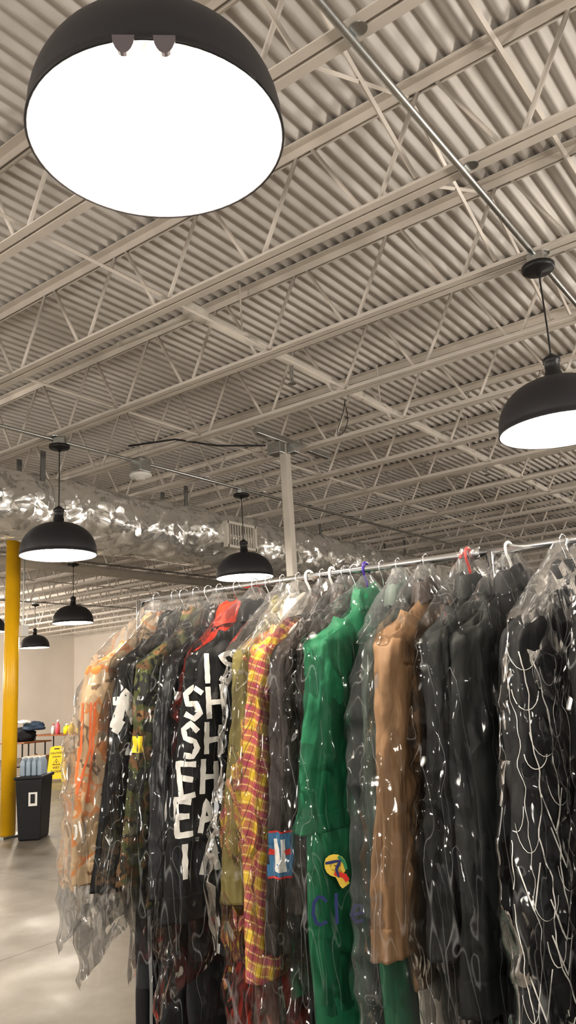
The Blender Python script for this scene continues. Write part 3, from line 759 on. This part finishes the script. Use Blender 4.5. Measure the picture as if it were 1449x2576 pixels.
def emblem(key,x,s,t,k=1):
    decal(key,'emblem_patch',[(s-.045*k,t-.05*k,s+.045*k,t+.05*k)],[],M_blue,x,.25,off=.004,label='blue square embroidered emblem patch')
    decal(key,'emblem_border',[],[([(s-.045*k,t-.05*k),(s+.045*k,t-.05*k),(s+.045*k,t+.05*k),(s-.045*k,t+.05*k),(s-.045*k,t-.05*k)],.004)],M_red,x,.25,off=.0055)
    decal(key,'emblem_shape',[],[([(s,t+.035*k),(s,t-.038*k)],.026*k)],M_whitepaint,x,.25,off=.007)
    decal(key,'emblem_dots',[],[([(s-.026*k,t+.008*k),(s-.012*k,t+.004*k)],.013*k),([(s+.026*k,t+.008*k),(s+.012*k,t+.004*k)],.013*k)],M_red,x,.25,off=.0085)
emblem('h',-1.16,.0,1.155,.92)
M_ink=mat('navy_ink',(.02,.03,.14),.6); M_yink=mat('yellow_ink',(.72,.52,.08),.6); M_gink=mat('green_ink',(.02,.20,.08),.6)
for k,ch in enumerate('Cle'):
    decal('j','printed_letter',[],word(ch,-.02+.038*k,1.04,.036,.052,.0065),M_ink,-1.05,.27,target='bag',flat=(.01,1.06),off=.006)
cx,cy=.035,1.14
fl=dict(target='bag',flat=(.035,1.14))
decal('j','printed_logo',[],[(circ(cx,cy,.015),.016),(circ(cx,cy,.005),.012),([(cx+.002,cy-.01),(cx+.02,cy-.04)],.02)],M_yink,-1.05,.27,off=.006,**fl)
decal('j','printed_logo_red',[],[([(cx-.002,cy-.014),(cx+.018,cy-.020),(cx+.024,cy-.030)],.010)],M_red,-1.05,.27,off=.008,**fl)
decal('j','printed_logo_green',[],[([(cx+.008,cy+.018),(cx+.02,cy+.006),(cx+.023,cy-.008)],.007)],M_gink,-1.05,.27,off=.008,**fl)
decal('j','printed_logo_figure',[],[([(cx-.02,cy+.006),(cx+.012,cy+.010),(cx+.002,cy-.006),(cx+.006,cy-.022)],.005)],M_ink,-1.05,.27,off=.009,**fl)
decal('i','copper_zip',[],[([(.02,1.5),(.025,1.3),(.02,1.05)],.006)],tan,-1.095,.25)
st=[]
for k in range(6):
    s=-.035+.03*k; pts=[]; t=1.58-.05*random.random()
    while t>.86:
        pts.append((s+.034*noise.noise((t*6,k*3.1,0))+.008*noise.noise((t*25,k,5)),t)); t-=.012
    st.append((pts,random.choice((.0012,.0016,.0024))))
for k in range(18):
    t=1.60-.040*k; s=random.uniform(-.05,.10); w_=random.uniform(.012,.03); h_=random.uniform(.03,.07)
    st.append(([(s+w_*math.cos(a),t+h_*math.sin(a)) for a in [3.2+q*.32 for q in range(10)]],random.choice((.0012,.0018))))
for k in range(6):
    t=1.25-.06*k; s=random.uniform(-.02,.07)
    st.append(([(s-.02,t+.035),(s,t-.04),(s+.02,t+.04)],.0024))
decal('o','line_drawing',[],st,M_whitepaint,-.60,.24,label='loose white line drawing')
decal('m','red_tag',[(.02,.93,.045,.99)],[],redc,-.785,.24)

# ------------------------------------------------------------------ lights
def pt(l,e,r_=.3,c=(1,.935,.845)):  # unseen fill lights with no fixture, added to brighten ceiling and floor
    li=bpy.data.lights.new('fill_light','POINT'); li.energy=e; li.color=c; li.shadow_soft_size=r_
    lo=bpy.data.objects.new('fill_light',li); coll.objects.link(lo); lo.location=l
pt((1.8,-1.2,2.4),190); pt((1.8,4,2.4),250); pt((1.5,10,2.4),340)
pt((-3.5,-1.5,2.4),230); pt((-8,-.8,2.4),370); pt((-14,2,2.4),430); pt((-18,9.3,2.4),850)  # the last fill is added to lift the far left wall
w=bpy.data.worlds.new('world'); scene.world=w; w.use_nodes=True
w.node_tree.nodes['Background'].inputs[0].default_value=(1,.96,.90,1); w.node_tree.nodes['Background'].inputs[1].default_value=.85

# ------------------------------------------------------------------ camera
cd=bpy.data.cameras.new('camera'); cam=bpy.data.objects.new('camera',cd); coll.objects.link(cam)
cd.sensor_fit='VERTICAL'; cd.sensor_height=36; cd.lens=1950/2576*36; cd.clip_start=.05
R=Matrix(((.8,.1797,.5727),(.597,-.1464,-.7888),(-.0579,.9729,-.2244)))
cam.matrix_world=Matrix.Translation((0,0,H))@R.to_quaternion().to_matrix().to_4x4()
scene.camera=cam
